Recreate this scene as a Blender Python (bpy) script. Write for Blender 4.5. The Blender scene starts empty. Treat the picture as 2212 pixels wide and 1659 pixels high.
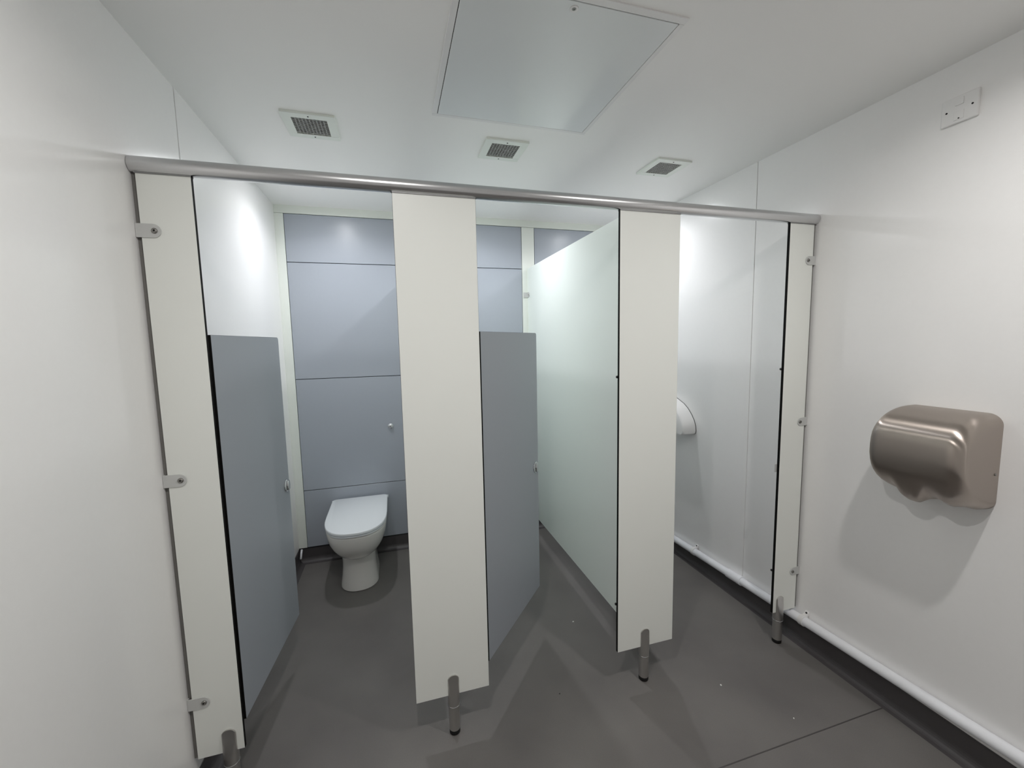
import bpy, bmesh, math, random
from mathutils import Vector, Matrix

S = bpy.context.scene
C = S.collection
R = math.radians

# ------------------------------------------------------------------ camera
W, D, H = 2.542, 1.570, 2.390          # room width, back wall (y), ceiling
YF = -2.75                              # wall behind the photographer
cx, cy, cz = 0.6839, -1.4558, 1.4906
yaw, pit, rol = 0.2795, 0.1015, -0.0206
f = Vector((math.sin(yaw)*math.cos(pit), math.cos(yaw)*math.cos(pit), -math.sin(pit)))
rt = Vector((math.cos(yaw), -math.sin(yaw), 0)); up = rt.cross(f)
r2 = math.cos(rol)*rt + math.sin(rol)*up; u2 = -math.sin(rol)*rt + math.cos(rol)*up
cam = bpy.data.cameras.new('camera'); co = bpy.data.objects.new('camera', cam); C.objects.link(co)
co.matrix_world = Matrix(((r2.x, u2.x, -f.x, cx), (r2.y, u2.y, -f.y, cy), (r2.z, u2.z, -f.z, cz), (0, 0, 0, 1)))
cam.sensor_fit = 'HORIZONTAL'; cam.sensor_width = 36; cam.lens = 36*890.667/2212; cam.clip_start = 0.02
S.camera = co

# ------------------------------------------------------------------ world, exposure
w = bpy.data.worlds.new('world'); S.world = w; w.use_nodes = True
w.node_tree.nodes['Background'].inputs[0].default_value = (0.5, 0.5, 0.5, 1)
w.node_tree.nodes['Background'].inputs[1].default_value = 0.0
S.view_settings.view_transform = 'Standard'; S.view_settings.look = 'None'
S.view_settings.exposure = 0.1; S.view_settings.gamma = 1.0; S.view_settings.use_curve_mapping = False
S.cycles.max_bounces = 20; S.cycles.diffuse_bounces = 16; S.cycles.glossy_bounces = 6
LAMP = 175.0                            # radiance of the LED lenses
LAMP_F = 110.0
P_CUB, P_FRONT = 2.9, 6.1             # watts of the downlights' beams
SPREAD, SPREAD_F = 146, 162
LAMP_COL = (0.955, 0.963, 1.0)
LAMP_COL_F = (1.0, 0.977, 0.958)
CUB_LAMPS = [(0.385, 1.075), (1.28, 1.065), (2.17, 1.055)]
FRONT_LAMPS = [(0.67, -0.93), (1.89, -0.93)]

# ------------------------------------------------------------------ materials
def srgb(r, g, b):
    q = []
    for v in (r, g, b):
        v /= 255.0
        q.append(v/12.92 if v <= 0.04045 else ((v+0.055)/1.055)**2.4)
    return (*q, 1)

def mat(name, col, rough=0.5, metal=0.0, spec=0.5, noise=0.0, nscale=300, bump=0.0, bscale=400, bdist=0.0005, aniso=None, coat=0.0, crough=0.1):
    m = bpy.data.materials.new(name); m.use_nodes = True
    nt = m.node_tree; N = nt.nodes; L = nt.links
    b = N['Principled BSDF']
    b.inputs['Base Color'].default_value = col
    b.inputs['Roughness'].default_value = rough
    b.inputs['Metallic'].default_value = metal
    b.inputs['Specular IOR Level'].default_value = spec
    b.inputs['Coat Weight'].default_value = coat
    b.inputs['Coat Roughness'].default_value = crough
    tc = N.new('ShaderNodeTexCoord')
    if noise > 0:
        n = N.new('ShaderNodeTexNoise'); n.inputs['Scale'].default_value = nscale; n.inputs['Detail'].default_value = 4
        L.new(tc.outputs['Object'], n.inputs['Vector'])
        mx = N.new('ShaderNodeMix'); mx.data_type = 'RGBA'; mx.blend_type = 'MIX'
        mx.inputs['A'].default_value = tuple(c*(1-noise) for c in col[:3]) + (1,)
        mx.inputs['B'].default_value = tuple(min(1, c*(1+noise)) for c in col[:3]) + (1,)
        L.new(n.outputs['Fac'], mx.inputs['Factor']); L.new(mx.outputs['Result'], b.inputs['Base Color'])
    if bump > 0:
        n = N.new('ShaderNodeTexNoise'); n.inputs['Scale'].default_value = bscale; n.inputs['Detail'].default_value = 2
        L.new(tc.outputs['Object'], n.inputs['Vector'])
        bp = N.new('ShaderNodeBump'); bp.inputs['Strength'].default_value = bump; bp.inputs['Distance'].default_value = bdist
        L.new(n.outputs['Fac'], bp.inputs['Height']); L.new(bp.outputs['Normal'], b.inputs['Normal'])
    if aniso:
        # brushed grain: noise stretched along one object axis, driving roughness and a faint bump
        mp = N.new('ShaderNodeMapping'); mp.inputs['Scale'].default_value = aniso
        n = N.new('ShaderNodeTexNoise'); n.inputs['Scale'].default_value = 1; n.inputs['Detail'].default_value = 3
        L.new(tc.outputs['Object'], mp.inputs['Vector']); L.new(mp.outputs['Vector'], n.inputs['Vector'])
        mr = N.new('ShaderNodeMapRange'); mr.inputs['To Min'].default_value = rough-0.05; mr.inputs['To Max'].default_value = rough+0.06
        L.new(n.outputs['Fac'], mr.inputs['Value']); L.new(mr.outputs['Result'], b.inputs['Roughness'])
    return m

M = {}
M['wall'] = mat('white_laminate_wall', srgb(245, 244, 243), 0.19, noise=0.012, nscale=60, spec=0.45, bump=0.06, bscale=140, bdist=0.0006)
M['ceiling'] = mat('ceiling_paint', srgb(250, 249, 247), 0.55, spec=0.35, bump=0.05, bscale=200)
M['lam'] = mat('white_compact_laminate', srgb(243, 245, 240), 0.38, spec=0.4, bump=0.04, bscale=500)
M['part'] = mat('pale_laminate', srgb(243, 249, 244), 0.30, spec=0.45, bump=0.03, bscale=300)
M['core'] = mat('black_core', srgb(20, 19, 18), 0.75, spec=0.12)
M['blue'] = mat('blue_grey_laminate', srgb(170, 176, 185), 0.30, spec=0.5, noise=0.01, nscale=80, bump=0.05, bscale=350)
M['door'] = mat('grey_laminate', srgb(158, 163, 170), 0.40, spec=0.4, noise=0.01, nscale=80, bump=0.04, bscale=400)
M['frame'] = mat('cream_white_board', srgb(236, 240, 233), 0.4, spec=0.4)
M['gap'] = mat('dark_joint', srgb(30, 31, 33), 0.8)
M['sub'] = mat('joint_backing_board', srgb(60, 62, 64), 0.8)  # dark substrate that shows in the panel joints
M['alu'] = mat('satin_aluminium', srgb(212, 212, 213), 0.27, metal=1.0)
M['clip'] = mat('grey_clip', srgb(150, 150, 150), 0.5, metal=0.7)
M['gap_strip'] = mat('grey_gap_strip', srgb(128, 126, 122), 0.6)  # for the strip added to darken the gaps beside the walls
M['leg'] = mat('anodised_leg', srgb(205, 203, 200), 0.36, metal=1.0)
M['chrome'] = mat('chrome', srgb(215, 216, 218), 0.07, metal=1.0)
M['screw'] = mat('steel_screw', srgb(150, 148, 144), 0.3, metal=1.0)
M['black'] = mat('black_rubber', srgb(14, 14, 14), 0.5)
M['bracket'] = mat('white_powder_coat', srgb(205, 206, 204), 0.35)
M['steel'] = mat('brushed_stainless', srgb(178, 168, 160), 0.31, metal=1.0)
def brush(m, scale, dist):
    nt = m.node_tree; N = nt.nodes; L = nt.links
    tc = N.new('ShaderNodeTexCoord'); mp = N.new('ShaderNodeMapping'); mp.inputs['Scale'].default_value = scale
    n = N.new('ShaderNodeTexNoise'); n.inputs['Scale'].default_value = 1; n.inputs['Detail'].default_value = 2
    bp = N.new('ShaderNodeBump'); bp.inputs['Strength'].default_value = 1.0; bp.inputs['Distance'].default_value = dist
    L.new(tc.outputs['Object'], mp.inputs['Vector']); L.new(mp.outputs['Vector'], n.inputs['Vector'])
    L.new(n.outputs['Fac'], bp.inputs['Height']); L.new(bp.outputs['Normal'], N['Principled BSDF'].inputs['Normal'])
brush(M['steel'], (6, 900, 6), 0.00006)
_n = M['steel'].node_tree; _t = _n.nodes.new('ShaderNodeCombineXYZ'); _t.inputs[0].default_value = 0.12; _t.inputs[1].default_value = 1.0; _t.inputs[2].default_value = 0.15
_n.links.new(_t.outputs[0], _n.nodes['Principled BSDF'].inputs['Tangent']); _n.nodes['Principled BSDF'].inputs['Anisotropic'].default_value = 0.95
M['ceramic'] = mat('white_ceramic', srgb(228, 226, 222), 0.12, spec=0.5, coat=0.3)
M['seat'] = mat('white_seat_plastic', srgb(238, 242, 245), 0.25)
M['plastic'] = mat('white_plastic', srgb(238, 237, 236), 0.3)
M['pipe'] = mat('white_pvc_pipe', srgb(242, 243, 247), 0.28)
M['hatch'] = mat('hatch_metal_grey', srgb(232, 235, 235), 0.13, spec=0.6, bump=0.02, bscale=30)
M['grille'] = mat('grey_grille', srgb(150, 150, 146), 0.5)
M['dark'] = mat('dark_void', srgb(22, 22, 20), 0.9)
M['cap'] = mat('black_capping', srgb(28, 26, 28), 0.5)
M['paper'] = mat('paper', srgb(225, 225, 220), 0.8)

def floor_mat():
    m = bpy.data.materials.new('grey_safety_vinyl'); m.use_nodes = True
    nt = m.node_tree; N = nt.nodes; L = nt.links; b = N['Principled BSDF']
    tc = N.new('ShaderNodeTexCoord')
    n1 = N.new('ShaderNodeTexNoise'); n1.inputs['Scale'].default_value = 2.2; n1.inputs['Detail'].default_value = 6
    n2 = N.new('ShaderNodeTexNoise'); n2.inputs['Scale'].default_value = 420; n2.inputs['Detail'].default_value = 2
    L.new(tc.outputs['Object'], n1.inputs['Vector']); L.new(tc.outputs['Object'], n2.inputs['Vector'])
    r1 = N.new('ShaderNodeValToRGB'); r1.color_ramp.elements[0].position = 0.3; r1.color_ramp.elements[1].position = 0.72
    r1.color_ramp.elements[0].color = srgb(103, 100, 98); r1.color_ramp.elements[1].color = srgb(120, 117, 114)
    L.new(n1.outputs['Fac'], r1.inputs['Fac'])
    mx = N.new('ShaderNodeMix'); mx.data_type = 'RGBA'; mx.blend_type = 'OVERLAY'; mx.inputs['Factor'].default_value = 0.18
    L.new(r1.outputs['Color'], mx.inputs['A']); L.new(n2.outputs['Fac'], mx.inputs['B'])
    L.new(mx.outputs['Result'], b.inputs['Base Color'])
    b.inputs['Roughness'].default_value = 0.5; b.inputs['Specular IOR Level'].default_value = 0.3
    bp = N.new('ShaderNodeBump'); bp.inputs['Strength'].default_value = 0.12; bp.inputs['Distance'].default_value = 0.0006
    L.new(n2.outputs['Fac'], bp.inputs['Height']); L.new(bp.outputs['Normal'], b.inputs['Normal'])
    return m
M['floor'] = floor_mat()
M['upstand'] = mat('shaded_coved_vinyl', srgb(78, 75, 76), 0.45, noise=0.03, nscale=40)  # the floor's vinyl, with the shade on the upstand put into its colour

def emit_mat(name, col, s):
    m = bpy.data.materials.new(name); m.use_nodes = True
    b = m.node_tree.nodes['Principled BSDF']; b.inputs['Base Color'].default_value = (0.8, 0.8, 0.8, 1)
    b.inputs['Emission Color'].default_value = (*col, 1); b.inputs['Emission Strength'].default_value = s
    return m
M['lamp'] = emit_mat('led_lens_cool', LAMP_COL, LAMP)
M['lamp_front'] = emit_mat('led_lens', LAMP_COL_F, LAMP_F)

# ------------------------------------------------------------------ helpers
def obj(name, bm, m, parent=None, loc=None, smooth=False, bevel=0.0, seg=2, kind=None, label=None, recalc=True):
    if recalc: bmesh.ops.recalc_face_normals(bm, faces=bm.faces)
    me = bpy.data.meshes.new(name); bm.to_mesh(me); bm.free()
    for mm in (m if isinstance(m, (list, tuple)) else [m]): me.materials.append(mm)
    o = bpy.data.objects.new(name, me); C.objects.link(o)
    if parent: o.parent = parent
    if loc: o.location = loc
    if bevel > 0:
        b = o.modifiers.new('bevel', 'BEVEL'); b.width = bevel; b.segments = seg; b.limit_method = 'ANGLE'; b.angle_limit = R(40)
        b.harden_normals = False
    if smooth:
        for p in me.polygons: p.use_smooth = True
    if kind: o['kind'] = kind
    if label: o['label'] = label
    return o

def thing(name, label, cat, loc=(0, 0, 0), group=None):
    o = bpy.data.objects.new(name, None); C.objects.link(o); o.location = loc; o.empty_display_size = 0.05
    o['label'] = label; o['category'] = cat
    if group: o['group'] = group
    return o
def tag(o, label, cat, group=None):
    o['label'] = label; o['category'] = cat
    if group: o['group'] = group
    return o

def box(x0, x1, y0, y1, z0, z1, bm=None, mi=0):
    bm = bm or bmesh.new()
    v = [bm.verts.new((x, y, z)) for z in (z0, z1) for y in (y0, y1) for x in (x0, x1)]
    for q in ((0, 2, 3, 1), (4, 5, 7, 6), (0, 1, 5, 4), (2, 6, 7, 3), (0, 4, 6, 2), (1, 3, 7, 5)):
        bm.faces.new([v[i] for i in q]).material_index = mi
    return bm

def lathe(prof, n=24, axis='Z', c=(0, 0, 0), bm=None, cap=True, mi=0):
    """prof: list of (radius, height)"""
    bm = bm or bmesh.new(); rings = []
    for r, h in prof:
        ring = []
        for i in range(n):
            a = 2*math.pi*i/n; p, q = r*math.cos(a), r*math.sin(a)
            if axis == 'Z': co_ = (p, q, h)
            elif axis == 'Y': co_ = (p, h, q)
            else: co_ = (h, p, q)
            ring.append(bm.verts.new([co_[k]+c[k] for k in range(3)]))
        rings.append(ring)
    for a, b in zip(rings, rings[1:]):
        for i in range(n):
            bm.faces.new((a[i], a[(i+1) % n], b[(i+1) % n], b[i])).material_index = mi
    if cap:
        bm.faces.new(rings[0]).material_index = mi; bm.faces.new(rings[-1]).material_index = mi
    return bm

def loft(rings, bm=None, cap=True, closed=True):
    bm = bm or bmesh.new(); vs = [[bm.verts.new(p) for p in r] for r in rings]
    n = len(vs[0])
    for a, b in zip(vs, vs[1:]):
        for i in range(n if closed else n-1):
            bm.faces.new((a[i], a[(i+1) % n], b[(i+1) % n], b[i]))
    if cap: bm.faces.new(vs[0]); bm.faces.new(vs[-1])
    return bm

def board(x0, x1, y0, y1, z0, z1, axis, bm=None):
    """laminate board: the two large faces (normal along axis) keep slot 0, the rims show the black core (slot 1)"""
    bm = box(x0, x1, y0, y1, z0, z1, bm)
    bm.normal_update()
    k = 'xyz'.index(axis)
    for fa in bm.faces: fa.material_index = 0 if abs(fa.normal[k]) > 0.9 else 1
    return bm

def tube(pts, r, n=16, bm=None):
    bm = bm or bmesh.new(); rings = []
    P = [Vector(p) for p in pts]
    for i, p in enumerate(P):
        d = (P[min(i+1, len(P)-1)]-P[max(i-1, 0)]).normalized()
        a = d.orthogonal().normalized() if i == 0 else (a - d*a.dot(d)).normalized()
        b = d.cross(a)
        rings.append([p + r*(math.cos(2*math.pi*k/n)*a + math.sin(2*math.pi*k/n)*b) for k in range(n)])
    return loft(rings, bm)

def copy_thing(t):
    c = t.copy(); C.objects.link(c)
    for ch in list(t.children):
        d = ch.copy(); C.objects.link(d); d.parent = c
        for g in list(ch.children):
            e = g.copy(); C.objects.link(e); e.parent = d
    return c

# ------------------------------------------------------------------ room shell
obj('floor', box(-0.1, W+0.1, YF-0.1, D+0.1, -0.08, 0), M['floor'], kind='structure')
fl = bpy.data.objects['floor']
obj('weld_seam', box(0.0, W-0.03, -0.4085, -0.4045, 0, 0.0006), mat('weld_line', srgb(70, 67, 66), 0.6), fl)
obj('ceiling', box(-0.1, W+0.1, YF-0.1, D+0.1, H, H+0.08), M['ceiling'], kind='structure')

def side_wall(name, xin, sgn, yj):
    """sgn -1: wall lies on the left of xin. board panels on a dark substrate, with a joint strip at yj"""
    def bxs(t0, t1, y0, y1, z0, z1):
        a, b = xin+sgn*t0, xin+sgn*t1
        return box(min(a, b), max(a, b), y0, y1, z0, z1)
    wo = obj(name, bxs(0.012, 0.10, YF-0.1, D+0.1, 0, H), M['sub'], kind='structure')
    obj('panel', bxs(0.0, 0.0121, YF, yj-0.0012, 0.004, H), M['wall'], wo, bevel=0.0008, seg=1)
    obj('panel', bxs(0.0, 0.0121, yj+0.0012, D, 0.004, H), M['wall'], wo, bevel=0.0008, seg=1)
    obj('joint_strip', bxs(-0.0012, 0.0, yj+0.0012, yj+0.026, 0.10, H), M['wall'], wo, bevel=0.0009, seg=2, label='slim white vertical joint strip')
    return wo
wl = side_wall('wall_left', 0.0, -1, 0.322)
wr = side_wall('wall_right', W, 1, 0.330)
obj('wall_front', box(-0.1, W+0.1, YF-0.1, YF, 0, H), M['wall'], kind='structure')

wb = obj('wall_back', box(-0.1, W+0.1, D+0.014, D+0.12, 0, H), M['gap'], kind='structure')
PZ0, PZ1 = 0.101, 2.340
seams = [PZ0, 0.505, 1.271, 2.035, PZ1]
cells = [(0.054, 0.797), (0.897, 1.648), (1.750, W-0.052)]
for x0, x1 in cells:
    for i in range(4):
        obj('panel', box(x0+0.0015, x1-0.0015, D, D+0.0145, seams[i]+0.0022, seams[i+1]-0.0022), M['blue'], wb, bevel=0.0008, seg=1)
for x0, x1 in ((0.0, 0.0525), (0.7985, 0.8955), (1.6495, 1.747), (W-0.0505, W)):
    obj('post', box(x0, x1, D-0.003, D+0.0145, 0.10, 2.3395), M['frame'], wb, bevel=0.001, seg=2, label='white upright between the blue-grey panels')
obj('top_rail', box(0, W, D-0.004, D+0.0145, 2.341, H), M['frame'], wb, bevel=0.001, seg=2, label='white rail along the top of the panels')

def cove(name, mk, length0, length1, n=6, cap=True):
    """coved vinyl upstand; mk(u, z, s) maps distance-from-wall, height, run to a point"""
    prof = [(0.0, 0.101), (0.0028, 0.101), (0.0028, 0.034)]
    for i in range(1, n+1):
        a = math.pi/2*i/n
        prof.append((0.0028+0.030*(1-math.cos(a)), 0.034-0.0325*math.sin(a)))
    prof += [(0.040, 0.0008), (0.040, 0.0)]
    prof += [(0.0, 0.0)]
    bm = loft([[mk(u, z, s) for u, z in prof] for s in (length0, length1)])
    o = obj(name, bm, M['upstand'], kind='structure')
    return o
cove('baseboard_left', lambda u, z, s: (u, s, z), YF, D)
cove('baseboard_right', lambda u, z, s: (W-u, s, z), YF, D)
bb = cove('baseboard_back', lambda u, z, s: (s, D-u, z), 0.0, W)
obj('capping', box(0.0, W, D-0.0045, D, 0.0975, 0.1025), M['cap'], bb, label='thin black capping along the top of the upstand')

# ------------------------------------------------------------------ downlights
def downlight(name, x, y, m, label):
    t = thing(name, label, 'light', (x, y, H), 'recessed downlights')
    obj('bezel', lathe([(0.0355, -0.001), (0.039, -0.006), (0.072, -0.004), (0.074, 0.0)], 40, cap=False), M['plastic'], t, smooth=True, recalc=False)
    obj('lens', lathe([(0.036, -0.0035), (0.036, -0.0015)], 32), m, t)
    front = y < 0
    ld = bpy.data.lights.new('beam', 'AREA'); ld.shape = 'DISK'; ld.size = 0.06; ld.spread = R(SPREAD_F if front else SPREAD)
    ld.energy = P_FRONT if front else P_CUB; ld.color = LAMP_COL_F if front else LAMP_COL
    lo = bpy.data.objects.new('beam', ld); C.objects.link(lo); lo.parent = t; lo.location = (0, 0, -0.006)
    return t
for (x, y), l in zip(CUB_LAMPS, ('round white downlight above the left cubicle, behind the steel rail',
                                 'round white downlight above the middle cubicle, behind the steel rail',
                                 'round white downlight above the right cubicle, behind the steel rail')):
    downlight('downlight', x, y, M['lamp'], l)
for (x, y), l in zip(FRONT_LAMPS, ('round white downlight over the wash area nearer the left wall', 'round white downlight over the wash area nearer the right wall')):
    downlight('downlight', x, y, M['lamp_front'], l)

# ------------------------------------------------------------------ pilasters
TH = 0.013
PB, PT = 0.159, 1.989

def leg_parts(par, x):
    yc = TH/2; r = 0.0225
    rings = []
    zs = [0.118, 0.135, 0.15, 0.165, 0.18, 0.195, 0.205, 0.215, 0.223, 0.230, 0.235, 0.2385, 0.240]
    z_top = 0.2405
    for z in zs:
        k = min(1, max(0, (z-0.128)/0.09)); yc_cut = r + (0.0115-r)*(k**0.8)      # half thickness after the slanting cut
        hw = r
        if z > z_top-r: hw = max(0.003, math.sqrt(max(0, r*r-(z-(z_top-r))**2)))
        ring = []
        for i in range(28):
            a = 2*math.pi*i/28
            X = r*math.cos(a); Y = r*math.sin(a)
            X = max(-hw, min(hw, X)); Y = max(-yc_cut, min(yc_cut, Y))
            ring.append((x+X, yc+Y, z))
        rings.append(ring)
    lg = obj('leg', loft(rings), M['leg'], par, smooth=True, bevel=0)
    md = lg.modifiers.new('es', 'EDGE_SPLIT'); md.split_angle = R(35)
    obj('tube', lathe([(0.0210, 0.018), (0.0210, 0.1165)], 28, c=(x, yc, 0)), M['leg'], lg, smooth=True).modifiers.new('es', 'EDGE_SPLIT')
    obj('collar', lathe([(0.0212, 0.1145), (0.0232, 0.1150), (0.0232, 0.1185), (0.0212, 0.1192)], 28, c=(x, yc, 0)), M['chrome'], lg, smooth=True)
    obj('rubber_foot', lathe([(0.0188, 0.0), (0.0205, 0.002), (0.0205, 0.019), (0.019, 0.020)], 28, c=(x, yc, 0)), M['black'], lg, smooth=True)

def round_tab(x0, x1, zc, hh, y0, y1, dirn):
    """flat tab in the xz plane with one rounded end; dirn +1: rounded end at x1"""
    pts = []
    xa, xb = (x0, x1) if dirn > 0 else (x1, x0)
    n = 10
    pts.append((xa, zc-hh)); pts.append((xb-dirn*hh, zc-hh))
    for i in range(1, n):
        a = -math.pi/2+math.pi*i/n
        pts.append((xb-dirn*hh+dirn*hh*math.cos(a), zc+hh*math.sin(a)))
    pts.append((xb-dirn*hh, zc+hh)); pts.append((xa, zc+hh))
    return loft([[(px, y, pz) for px, pz in pts] for y in (y0, y1)])

def bracket(par, side, z):
    if side < 0: x0, x1, d, sx, fx = 0.0005, 0.062, 1, 0.046, (0.0005, 0.0035)
    else: x0, x1, d, sx, fx = W-0.058, W-0.0005, -1, W-0.044, (W-0.0035, W-0.0005)
    b = obj('bracket', round_tab(x0, x1, z, 0.0195, -0.0032, -0.0004, d), M['bracket'], par, bevel=0.0008, seg=2, label='white angle bracket fixing the pilaster to the wall')
    obj('flange', box(fx[0], fx[1], -0.0035, 0.034, z-0.0195, z+0.0195), M['bracket'], b, bevel=0.0006, seg=1)
    sc = obj('screw', lathe([(0.0078, -0.0032), (0.0078, -0.0050), (0.0058, -0.0072), (0.0026, -0.0078), (0.0024, -0.0055)], 20, 'Y', (sx, 0, z)), M['screw'], b, smooth=True)
    obj('socket', lathe([(0.0024, -0.0074), (0.0024, -0.0081)], 8, 'Y', (sx, 0, z)), M['black'], b)

def pilaster(x0, x1, label, lx, side=0, edge=None, buf=True):
    t = thing('pilaster', label, 'pilaster', ((x0+x1)/2, TH/2, 0), 'white cubicle pilasters')
    t.location = (0, 0, 0)
    obj('board', board(x0, x1, 0, TH, PB, PT+0.012, 'y'), [M['lam'], M['core']], t, bevel=0.0007, seg=1)
    leg_parts(t, lx)
    if side:
        xa, xb = (0.0004, x0-0.0004) if side < 0 else (x1+0.0004, W-0.0004)
        obj('added_gap_strip', box(xa, xb, 0.0075, TH-0.001, PB, PT), M['gap_strip'], t, label='added grey strip darkening the gap between pilaster and wall')  # strip added to shut out cubicle light and darken the gap
        for z in (1.828, 1.092, 0.354): bracket(t, side, z)
    if edge:                                             # the closing edge carries rubber buffers and, at lock height, a keep
        for z in ((1.342, 0.372) if buf else ()):
            obj('buffer', lathe([(0.0055, 0.0), (0.0055, -0.003), (0.0035, -0.0055), (0.001, -0.0062)], 14, 'X', (edge+0.0001, TH+0.001, z)), M['black'], t, smooth=True)
        kb = box(edge-(0.010 if edge > 2 else -0.003), edge+0.028, TH+0.0001, TH+0.0035, 0.858, 0.896)
        
        obj('keep', kb, M['bracket'], t, bevel=0.001, seg=2, label='small metal lock keep behind the edge')
    return t
pilaster(0.012, 0.147, 'narrow white pilaster fixed to the left wall with three brackets', 0.104, -1)
pilaster(0.706, 0.984, 'broad white pilaster between the left and middle cubicles', 0.846, 0, 0.706, False)
pilaster(1.547, 1.820, 'broad white pilaster between the middle and right cubicles', 1.680, 0, 1.547)
pilaster(2.389, 2.528, 'narrow white pilaster fixed to the right wall with three brackets', 2.430, 1, 2.389)

# ------------------------------------------------------------------ head rail
hr = thing('head_rail', 'round brushed aluminium rail running along the tops of all four pilasters', 'rail')
RY, RZ, RR = 0.0065, 2.0095, 0.0228
a0 = math.asin(0.0069/RR)
def arc(rad, lo, hi, n): return [(RY+rad*math.sin(lo+(hi-lo)*i/n), RZ-rad*math.cos(lo+(hi-lo)*i/n)) for i in range(n+1)]
prof = arc(RR, a0, 2*math.pi-a0, 44) + list(reversed(arc(RR-0.0016, a0*1.05, 2*math.pi-a0*1.05, 44)))
bm = bmesh.new(); vs = [[bm.verts.new((x, y, z)) for y, z in prof] for x in (0.0015, W-0.0015)]
for i in range(len(prof)):
    k = (i+1) % len(prof); bm.faces.new((vs[0][i], vs[0][k], vs[1][k], vs[1][i]))
for v in vs:
    for i in range(44): bm.faces.new((v[i], v[i+1], v[-2-i], v[-1-i]))
obj('tube', bm, M['alu'], hr, smooth=True).modifiers.new('es', 'EDGE_SPLIT')
for x0, x1 in ((0.150, 0.703), (0.987, 1.544), (1.823, 2.386)):
    pr_ = arc(RR, -a0, a0, 6) + [(RY+0.006, RZ-RR+0.006), (RY-0.006, RZ-RR+0.006)]
    obj('infill_strip', loft([[(x, y, z) for y, z in pr_] for x in (x0, x1)]), M['alu'], hr, smooth=True).modifiers.new('es', 'EDGE_SPLIT')
for x0, x1 in ((0.012, 0.1475), (0.7055, 0.9845), (1.5465, 1.8205), (2.3885, 2.5285)):
    b_ = box(x0, x1, -0.0026, -0.0008, 1.9845, 1.9945); box(x0, x1, TH+0.0008, TH+0.0026, 1.9845, 1.9945, b_)
    obj('clip_lip', b_, M['clip'], hr, bevel=0.001, seg=2)

# ------------------------------------------------------------------ partitions between the cubicles
def partition(x, label, z1, sd=-1):
    t = thing('partition', label, 'partition', (0, 0, 0), 'white partitions between cubicles')
    obj('board', board(x-TH/2, x+TH/2, TH+0.002, D-0.008, 0.146, z1, 'x'), [M['part'], M['part']], t, bevel=0.0008, seg=1)
    for z in (1.842, 1.12, 0.40):
        pts = []
        for i in range(9):
            a = -math.pi/2+math.pi*i/8
            pts.append((D-0.006-0.030-0.019*math.cos(a), z+0.019*math.sin(a)))
        pts = [(D-0.0045, z-0.019)] + pts + [(D-0.0045, z+0.019)]
        b = obj('bracket', loft([[(xx, py, pz) for py, pz in pts] for xx in (x+sd*(TH/2+0.0030), x+sd*(TH/2+0.0004))]), M['bracket'], t, bevel=0.0006, seg=1)
        obj('flange', box(*sorted((x+sd*(TH/2+0.032), x+sd*(TH/2+0.0004))), D-0.0065, D-0.0035, z-0.019, z+0.019), M['bracket'], b)
        obj('screw', lathe([(0.0065, 0.0), (0.0065, sd*0.002), (0.004, sd*0.0042), (0.0015, sd*0.0045)], 14, 'X', (x+sd*(TH/2+0.0030), D-0.040, z)), M['screw'], b, smooth=True)
    return t
partition(0.8465, 'white partition running back from the second pilaster, mostly behind it', 1.992, 1)
partition(1.6945, 'large white partition panel between the middle and right cubicles', 2.037)

# ------------------------------------------------------------------ grey doors
DZ0, DZ1, DL = 0.246, 1.531, 0.552
def cubicle_door(hx, ang, label, length=DL):
    t = thing('cubicle_door', label, 'door', (hx, TH+0.0015, 0), 'grey cubicle doors')
    t.rotation_euler = (0, 0, ang)
    # rounded top outer corner of the leaf
    pts = [(0.004, DZ0), (length, DZ0)]
    rr = 0.012
    for i in range(6):
        a = math.pi/2*i/5
        pts.append((length-rr+rr*math.cos(a), DZ1-rr+rr*math.sin(a)))
    pts.append((0.004, DZ1))
    bm = loft([[(px, y, pz) for px, pz in pts] for y in (0.0, TH)])
    bmesh.ops.recalc_face_normals(bm, faces=bm.faces); bm.normal_update()
    for fa in bm.faces: fa.material_index = 0 if abs(fa.normal.y) > 0.9 else 1
    obj('leaf', bm, [M['door'], M['core']], t, bevel=0.0006, seg=1)
    kx, kz = length-0.036, 0.880
    ro = obj('lock_rose', lathe([(0.0275, 0.0), (0.0275, -0.003), (0.0262, -0.0048), (0.020, -0.006), (0.001, -0.0066)], 36, 'Y', (kx, 0, kz)), M['chrome'], t, smooth=True)
    obj('finger_grip', loft([[(kx+sx, y, kz+sz) for sx, sz in ((-h*0.42, -h), (h*0.42, -h), (h*0.6, 0), (h*0.42, h), (-h*0.42, h), (-h*0.6, 0))] for y, h in ((-0.0050, 0.0215), (-0.0095, 0.021), (-0.0125, 0.018), (-0.0135, 0.012))]), M['chrome'], ro, smooth=True)
    obj('indicator_slot', box(kx+0.0125, kx+0.0165, -0.0072, -0.0045, kz+0.002, kz+0.014), M['black'], ro)
    obj('thumb_turn', lathe([(0.0275, TH), (0.0275, TH+0.003), (0.018, TH+0.006), (0.016, TH+0.016), (0.012, TH+0.019)], 28, 'Y', (kx, 0, kz)), M['chrome'], t, smooth=True)
    for z in (DZ0+0.14, DZ1-0.14):
        obj('hinge', lathe([(0.0042, z-0.04), (0.0042, z+0.04)], 14, c=(-0.0045, TH+0.003, 0)), M['screw'], t, smooth=True)
    return t
cubicle_door(0.1515, R(84.2), 'grey half-height door of the left cubicle, swung open against the left wall')
cubicle_door(0.9885, R(48.9), 'grey half-height door of the middle cubicle, standing half open')
cubicle_door(1.8245, R(85), 'grey half-height door of the right cubicle, open and hidden behind its pilaster')

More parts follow.
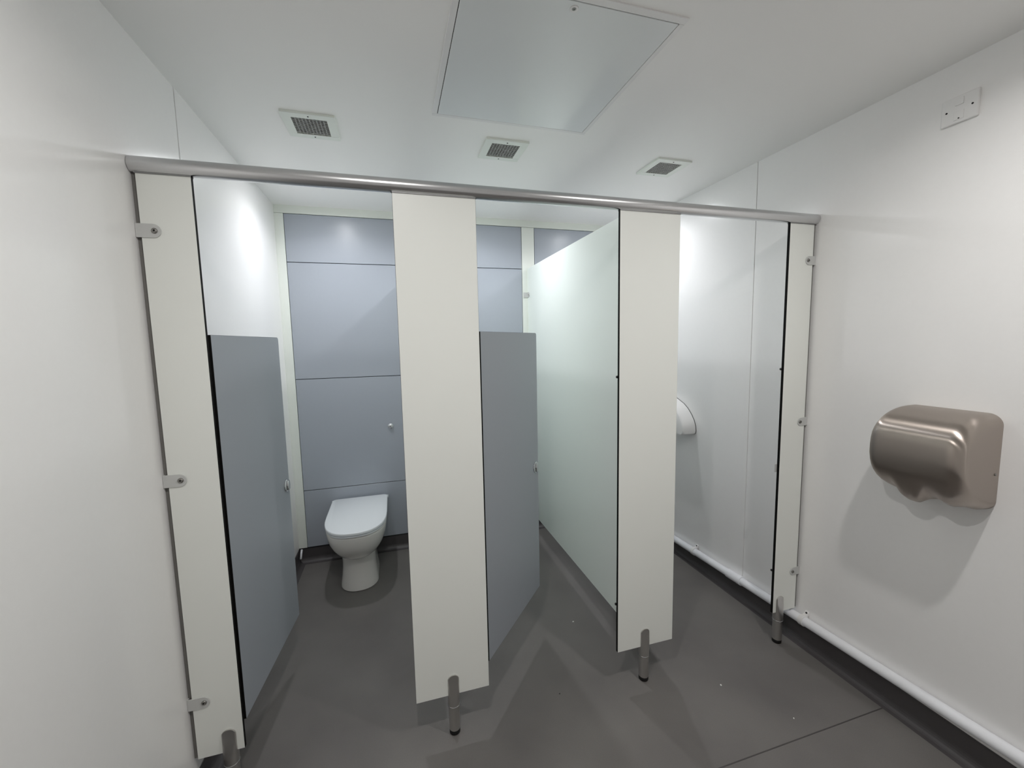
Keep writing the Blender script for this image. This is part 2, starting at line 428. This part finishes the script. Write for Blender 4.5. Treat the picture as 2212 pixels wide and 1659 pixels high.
# ------------------------------------------------------------------ toilet
def dsec(cxx, hw, yf, yb, z, n=40, p=2.15, dep=None, rc=0.03):
    """D shaped outline: rounded front, straight sides and back. returned as a closed ring"""
    out = []
    L_ = dep if dep else (yb-yf)*0.52
    m = n//2
    for i in range(m+1):                                   # front half, left to right
        a = math.pi - math.pi*i/m
        c_, s_ = math.cos(a), math.sin(a)
        X = hw*math.copysign(abs(c_)**(2/p), c_); Y = L_*abs(s_)**(2/p)
        out.append((cxx+X, yf+L_-Y, z))
    rc = min(rc, hw*0.9)
    k = 6
    for i in range(k+1):
        a = math.pi/2*i/k
        out.append((cxx+hw-rc+rc*math.cos(a), yb-rc+rc*math.sin(a), z))
    for i in range(k+1):
        a = math.pi/2+math.pi/2*i/k
        out.append((cxx-hw+rc+rc*math.cos(a), yb-rc+rc*math.sin(a), z))
    return out
TX = 0.419
to = thing('toilet', 'white floor-standing toilet with closed lid in the left cubicle', 'toilet', (0, 0, 0))
lv = [(0.000, .108, 1.092, 1.40), (0.004, .112, 1.086, 1.40), (0.02, .111, 1.088, 1.40), (0.06, .105, 1.097, 1.40), (0.11, .100, 1.106, 1.40), (0.16, .099, 1.108, 1.40), (0.20, .102, 1.104, 1.41), (0.215, .104, 1.098, 1.42)]
obj('pedestal', loft([dsec(TX, hw, yf, yb, z, dep=0.12) for z, hw, yf, yb in lv]), M['ceramic'], to, smooth=True).modifiers.new('es', 'EDGE_SPLIT').split_angle = R(50)
lv = [(0.196, .096, 1.112, 1.46), (0.200, .106, 1.096, 1.50), (0.210, .118, 1.080, 1.555), (0.228, .132, 1.055, 1.567), (0.255, .147, 1.026, 1.567), (0.285, .159, 1.000, 1.567), (0.32, .169, .980, 1.567), (0.355, .175, .970, 1.567), (0.382, .1775, .967, 1.567), (0.391, .177, .967, 1.567), (0.3955, .173, .972, 1.563)]
obj('bowl', loft([dsec(TX, hw, yf, yb, z, dep=0.27, p=2.5) for z, hw, yf, yb in lv]), M['ceramic'], to, smooth=True).modifiers.new('es', 'EDGE_SPLIT').split_angle = R(50)
obj('trap', loft([dsec(TX, hw, 1.38, 1.567, z, dep=0.05) for z, hw in ((0.03, .078), (0.05, .083), (0.12, .083), (0.20, .086))]), M['ceramic'], to, smooth=True).modifiers.new('es', 'EDGE_SPLIT').split_angle = R(50)
obj('seat_ring', loft([dsec(TX, hw, yf, 1.545, z, dep=0.275, p=2.5) for z, hw, yf in ((0.3992, .176, .964), (0.4002, .179, .960), (0.4080, .1795, .9595), (0.4090, .177, .962))]), M['seat'], to, smooth=True).modifiers.new('es', 'EDGE_SPLIT').split_angle = R(50)
obj('lid', loft([dsec(TX, hw, yf, yb, z, dep=0.285, p=2.5) for z, hw, yf, yb in ((0.4130, .178, .960, 1.543), (0.4140, .1815, .956, 1.546), (0.424, .182, .9555, 1.547), (0.4275, .1805, .957, 1.5455), (0.4290, .177, .961, 1.542))]), M['seat'], to, smooth=True).modifiers.new('es', 'EDGE_SPLIT').split_angle = R(50)
obj('seat_gap_shade', loft([dsec(TX, 0.170, .972, 1.53, z, dep=0.275) for z in (0.3950, 0.4132)]), M['dark'], to)  # dark filler: shade between bowl, seat and lid put into its colour
obj('hinge', lathe([(0.010, TX+0.155), (0.010, TX+0.187)], 16, 'X', (0, 1.553, 0.408)), M['seat'], to, smooth=True)
obj('hinge', lathe([(0.010, TX-0.187), (0.010, TX-0.155)], 16, 'X', (0, 1.553, 0.408)), M['seat'], to, smooth=True)
obj('floor_bolt_cover', lathe([(0.008, TX+0.083), (0.008, TX+0.088), (0.005, TX+0.092)], 14, 'X', (0, 1.45, 0.055)), M['plastic'], to, smooth=True)
tag(obj('flush_button', lathe([(0.0205, D), (0.0205, D-0.0025), (0.0185, D-0.005), (0.0165, D-0.0055), (0.0135, D-0.0125), (0.008, D-0.0165), (0.001, D-0.0175)], 36, 'Y', (0.646, 0, 0.912)), M['chrome'], smooth=True),
    'round chrome push button on the blue-grey wall panel above the toilet', 'button')

# ------------------------------------------------------------------ paper dispenser in the right cubicle
def disp_ring(x, s):
    pts = []; cyy, cz0 = 1.0, 0.870
    half = [(0.0, 1.100), (0.05, 1.096), (0.10, 1.077), (0.15, 1.057), (0.19, 1.030), (0.225, 0.995), (0.250, 0.960), (0.265, 0.925), (0.269, 0.895), (0.264, 0.878), (0.250, 0.870)]
    for dy, z in half: pts.append((x, cyy-dy*s, cz0+(z-cz0)*s))
    for dy, z in reversed(half[1:]): pts.append((x, cyy+dy*s, cz0+(z-cz0)*s))
    return pts
pd = thing('paper_dispenser', 'white plastic paper dispenser on the side wall of the right cubicle, half hidden', 'dispenser')
obj('casing', loft([disp_ring(W-0.003, 1.0), disp_ring(W-0.012, 1.0), disp_ring(W-0.074, 0.965), disp_ring(W-0.086, 0.945), disp_ring(W-0.090, 0.925)]), M['plastic'], pd, smooth=True).modifiers.new('es', 'EDGE_SPLIT').split_angle = R(40)
obj('back_plate', loft([disp_ring(W-0.0001, 1.005), disp_ring(W-0.003, 1.005)]), M['core'], pd)
for yy, zz in ((0.868, 1.0535), (0.840, 1.0365)):
    obj('screw_hole', lathe([(0.0016, zz-0.002), (0.0016, zz+0.0016)], 10, c=(W-0.030, yy, 0.0)), M['black'], pd)

# ------------------------------------------------------------------ hand drier
hd = thing('hand_drier', 'brushed stainless steel automatic hand drier on the right wall', 'hand drier')
pr = [(2.5415, 1.229), (2.51, 1.2285), (2.485, 1.227), (2.46, 1.2225), (2.437, 1.216), (2.415, 1.207), (2.396, 1.196), (2.377, 1.180), (2.363, 1.163), (2.353, 1.145), (2.347, 1.12), (2.3445, 1.09), (2.345, 1.06), (2.350, 1.033), (2.358, 1.010), (2.370, 0.989), (2.388, 0.969), (2.410, 0.952), (2.436, 0.937), (2.465, 0.924), (2.50, 0.911), (2.5415, 0.906)]
Y0, Y1 = -0.648, -0.380
def drier_ring(y):
    # pull the profile in towards the wall and the centre near the two ends to round them
    re = 0.038
    d = min(y-Y0, Y1-y)
    k = 1.0 if d >= re else math.sqrt(max(0.0, 1-((re-d)/re)**2))
    ins = re*(1-k)
    out = []
    zc = 1.065
    for x, z in pr:
        dep = (W-x)
        nx = W-max(0.0005, dep*(1-ins/0.20)); nz = zc+(z-zc)*(1-ins/0.165)
        # nozzle swelling under the belly
        g = math.exp(-((y+0.490)/0.038)**4)*math.exp(-((x-2.425)/0.040)**2)
        g2 = math.exp(-((y+0.592)/0.030)**2)*math.exp(-((x-2.425)/0.036)**2)
        if z < 1.0: nz -= 0.040*g + 0.018*g2
        out.append((nx, y, nz))
    return out
ys = []
for i in range(11): ys.append(Y0+0.038*(1-math.cos(math.pi/2*i/10)))
m_ = 44
for i in range(1, m_): ys.append(Y0+0.038+(Y1-Y0-0.076)*i/m_)
for i in range(11): ys.append(Y1-0.038*(1-math.cos(math.pi/2*(10-i)/10)))
obj('cover', loft([drier_ring(y) for y in ys]), M['steel'], hd, smooth=True).modifiers.new('es', 'EDGE_SPLIT').split_angle = R(48)
obj('back_plate', box(W-0.0025, W-0.0001, Y0+0.03, Y1-0.03, 0.935, 1.20), M['core'], hd)
obj('screw', lathe([(0.004, Y0), (0.004, Y0-0.0018), (0.0015, Y0-0.0022)], 12, 'Y', (W-0.020, 0, 1.035)), M['screw'], hd, smooth=True)

# ------------------------------------------------------------------ fused spur switch
sw = thing('wall_switch', 'square white fused switch high on the right wall near the ceiling', 'switch')
sy, sz = -0.474, 2.232
obj('plate', box(W-0.0095, W, sy-0.048, sy+0.048, sz-0.0435, sz+0.0435), M['plastic'], sw, bevel=0.004, seg=3)
obj('rocker', box(W-0.0125, W-0.009, sy-0.011, sy+0.011, sz+0.012, sz+0.034), M['plastic'], sw, bevel=0.0012, seg=2)
fz = obj('fuse_holder', box(W-0.0115, W-0.009, sy-0.013, sy+0.013, sz-0.034, sz-0.006), M['plastic'], sw, bevel=0.001, seg=2)
obj('screw', lathe([(0.0022, W-0.0114), (0.0022, W-0.0122)], 10, 'X', (0, sy-0.001, sz-0.030)), M['black'], fz)
for q in (-1, 1):
    obj('screw', lathe([(0.0030, W-0.0094), (0.0030, W-0.0102)], 12, 'X', (0, sy+q*0.033, sz)), M['black'], sw)

# ------------------------------------------------------------------ ceiling hatch
ha = thing('access_hatch', 'large square grey access hatch with white frame in the ceiling', 'hatch')
hx0, hx1, hy0, hy1 = 0.896, 1.519, -0.365, 0.268
bm = bmesh.new()
for a in ((hx0-0.019, hx1+0.016, hy1, hy1+0.017), (hx0-0.019, hx1+0.016, hy0-0.023, hy0), (hx0-0.019, hx0, hy0, hy1), (hx1, hx1+0.016, hy0, hy1)):
    box(a[0], a[1], a[2], a[3], H-0.0035, H, bm)
obj('frame', bm, M['plastic'], ha, bevel=0.0008, seg=1, label='white frame')
obj('gap', box(hx0, hx1, hy0, hy1, H-0.0006, H-0.0001), M['dark'], ha)
obj('door_panel', box(hx0+0.0022, hx1-0.0022, hy0+0.0022, hy1-0.0022, H-0.0040, H-0.0006), M['hatch'], ha, bevel=0.0006, seg=1, label='flat pale grey metal door')
lk = obj('lock', lathe([(0.0125, H-0.0040), (0.0125, H-0.0050), (0.0105, H-0.0055), (0.0065, H-0.0050)], 24, c=(1.201, -0.340, 0)), M['plastic'], ha, smooth=True)
obj('keyhole', lathe([(0.0062, H-0.0049), (0.0052, H-0.0056)], 16, c=(1.201, -0.340, 0)), M['screw'], lk)
obj('key_slot', lathe([(0.0028, H-0.0056), (0.0026, H-0.0060)], 3, c=(1.201, -0.340, 0)), M['black'], lk)

# ------------------------------------------------------------------ ceiling vents
def vent(x, y, label):
    t = thing('ceiling_vent', label, 'vent', (x, y, H), 'ceiling vents')
    a, b = 0.099, 0.0655; z0, z1 = -0.0090, 0.0
    bm = bmesh.new()
    for q in ((-a, a, b, a), (-a, a, -a, -b), (-a, -b, -b, b), (b, a, -b, b)): box(*q, z0, z1, bm)
    bmesh.ops.remove_doubles(bm, verts=bm.verts, dist=1e-5)
    obj('frame', bm, M['frame'], t, bevel=0.0012, seg=2)
    obj('backing', box(-b, b, -b, b, -0.0012, -0.0002), M['dark'], t)
    g = bmesh.new()
    nn = 10
    for i in range(1, nn):
        p = -b+2*b*i/nn
        box(p-0.0019, p+0.0019, -b, b, -0.0065, -0.0025, g)
        box(-b, b, p-0.0024, p+0.0024, -0.0066, -0.0024, g)
    obj('grille', g, M['grille'], t, kind='stuff', recalc=False)
    for s in (-1, 1):
        obj('screw', lathe([(0.0032, z0), (0.0032, z0-0.0008)], 12, c=(0, s*0.0825, 0)), M['dark'], t)
    return t
vent(0.410, 0.482, 'square white ceiling vent with grey grille nearest the left wall')
vent(1.225, 0.505, 'square white ceiling vent with grey grille behind the access hatch, middle of three')
vent(2.099, 0.502, 'square white ceiling vent with grey grille nearest the right wall')

# ------------------------------------------------------------------ waste pipe on the right wall
pp = thing('waste_pipe', 'white plastic waste pipe clipped along the foot of the right wall', 'pipe')
PR = 0.0212; px_ = W-0.0275
pz = lambda y: 0.1355-0.0357*y-0.004
obj('pipe', tube([(px_, YF+0.02, pz(YF)), (px_, D-0.02, pz(D))], PR, 24), M['pipe'], pp, smooth=True).modifiers.new('es', 'EDGE_SPLIT')
def ringtube(y0, y1, r): return tube([(px_, y0, pz(y0)), (px_, y1, pz(y1))], r, 28)
cpl = obj('coupler', ringtube(0.305, 0.405, PR+0.0042), M['pipe'], pp, smooth=True)
cpl.modifiers.new('es', 'EDGE_SPLIT')
for yc in (0.690, -0.055, -0.85, -1.7):
    c_ = obj('pipe_clip', ringtube(yc-0.011, yc+0.011, PR+0.0036), M['plastic'], pp, smooth=True)
    c_.modifiers.new('es', 'EDGE_SPLIT')
    z_ = pz(yc)
    obj('clip_lug', loft([[(x, y, z) for x, z in ((px_-0.002, z_+PR+0.001), (px_+0.012, z_+PR+0.006), (W-0.001, z_+PR+0.021), (W-0.001, z_+PR+0.002), (px_+0.010, z_+PR-0.008))] for y in (yc-0.009, yc+0.009)]), M['plastic'], c_, bevel=0.001, seg=2)
    obj('screw', lathe([(0.0042, W-0.0100), (0.0042, W-0.0125)], 12, 'X', (0, yc-0.002, z_+PR+0.0145)), M['black'], c_)
# short vertical end of a pipe in the back left corner (only its white edge shows beside the door)
cp = tube([(0.022, D-0.075, 0.060), (0.022, D-0.050, 0.088), (0.022, D-0.030, 0.105)], 0.0065, 14)
tag(obj('supply_pipe', cp, M['pipe'], smooth=True), 'short thin white pipe in the back corner beside the grey door', 'pipe')

# ------------------------------------------------------------------ litter on the floor
def scrap(name, x, y, sx, sy_, rz, m, label, group=None):
    rnd = random.Random(int(x*1000))
    ring = [(sx*math.cos(a)*(0.8+0.4*rnd.random()), sy_*math.sin(a)*(0.8+0.4*rnd.random())) for a in [2*math.pi*i/9 for i in range(9)]]
    o = obj(name, loft([[(px, py, z) for px, py in ring] for z in (0.0, 0.0016)]), m, loc=(x, y, 0.0001))
    o.rotation_euler = (0, 0, rz)
    return tag(o, label, 'litter', group)
scrap('paper_scrap', 1.540, 0.440, 0.0050, 0.0034, 0.4, M['paper'], 'tiny white paper scrap on the floor before the large partition', 'paper scraps on the floor')
scrap('paper_scrap', 1.975, -0.125, 0.0044, 0.0032, 1.4, M['paper'], 'tiny white paper scrap on the floor right of the third pilaster', 'paper scraps on the floor')
scrap('paper_scrap', 2.126, -0.337, 0.0034, 0.0018, 0.9, M['paper'], 'tiny white paper scrap on the floor just above the floor seam', 'paper scraps on the floor')
scrap('grit', 1.296, 0.042, 0.0032, 0.0022, 0.2, M['black'], 'tiny black speck on the floor between the two middle pilasters', None)
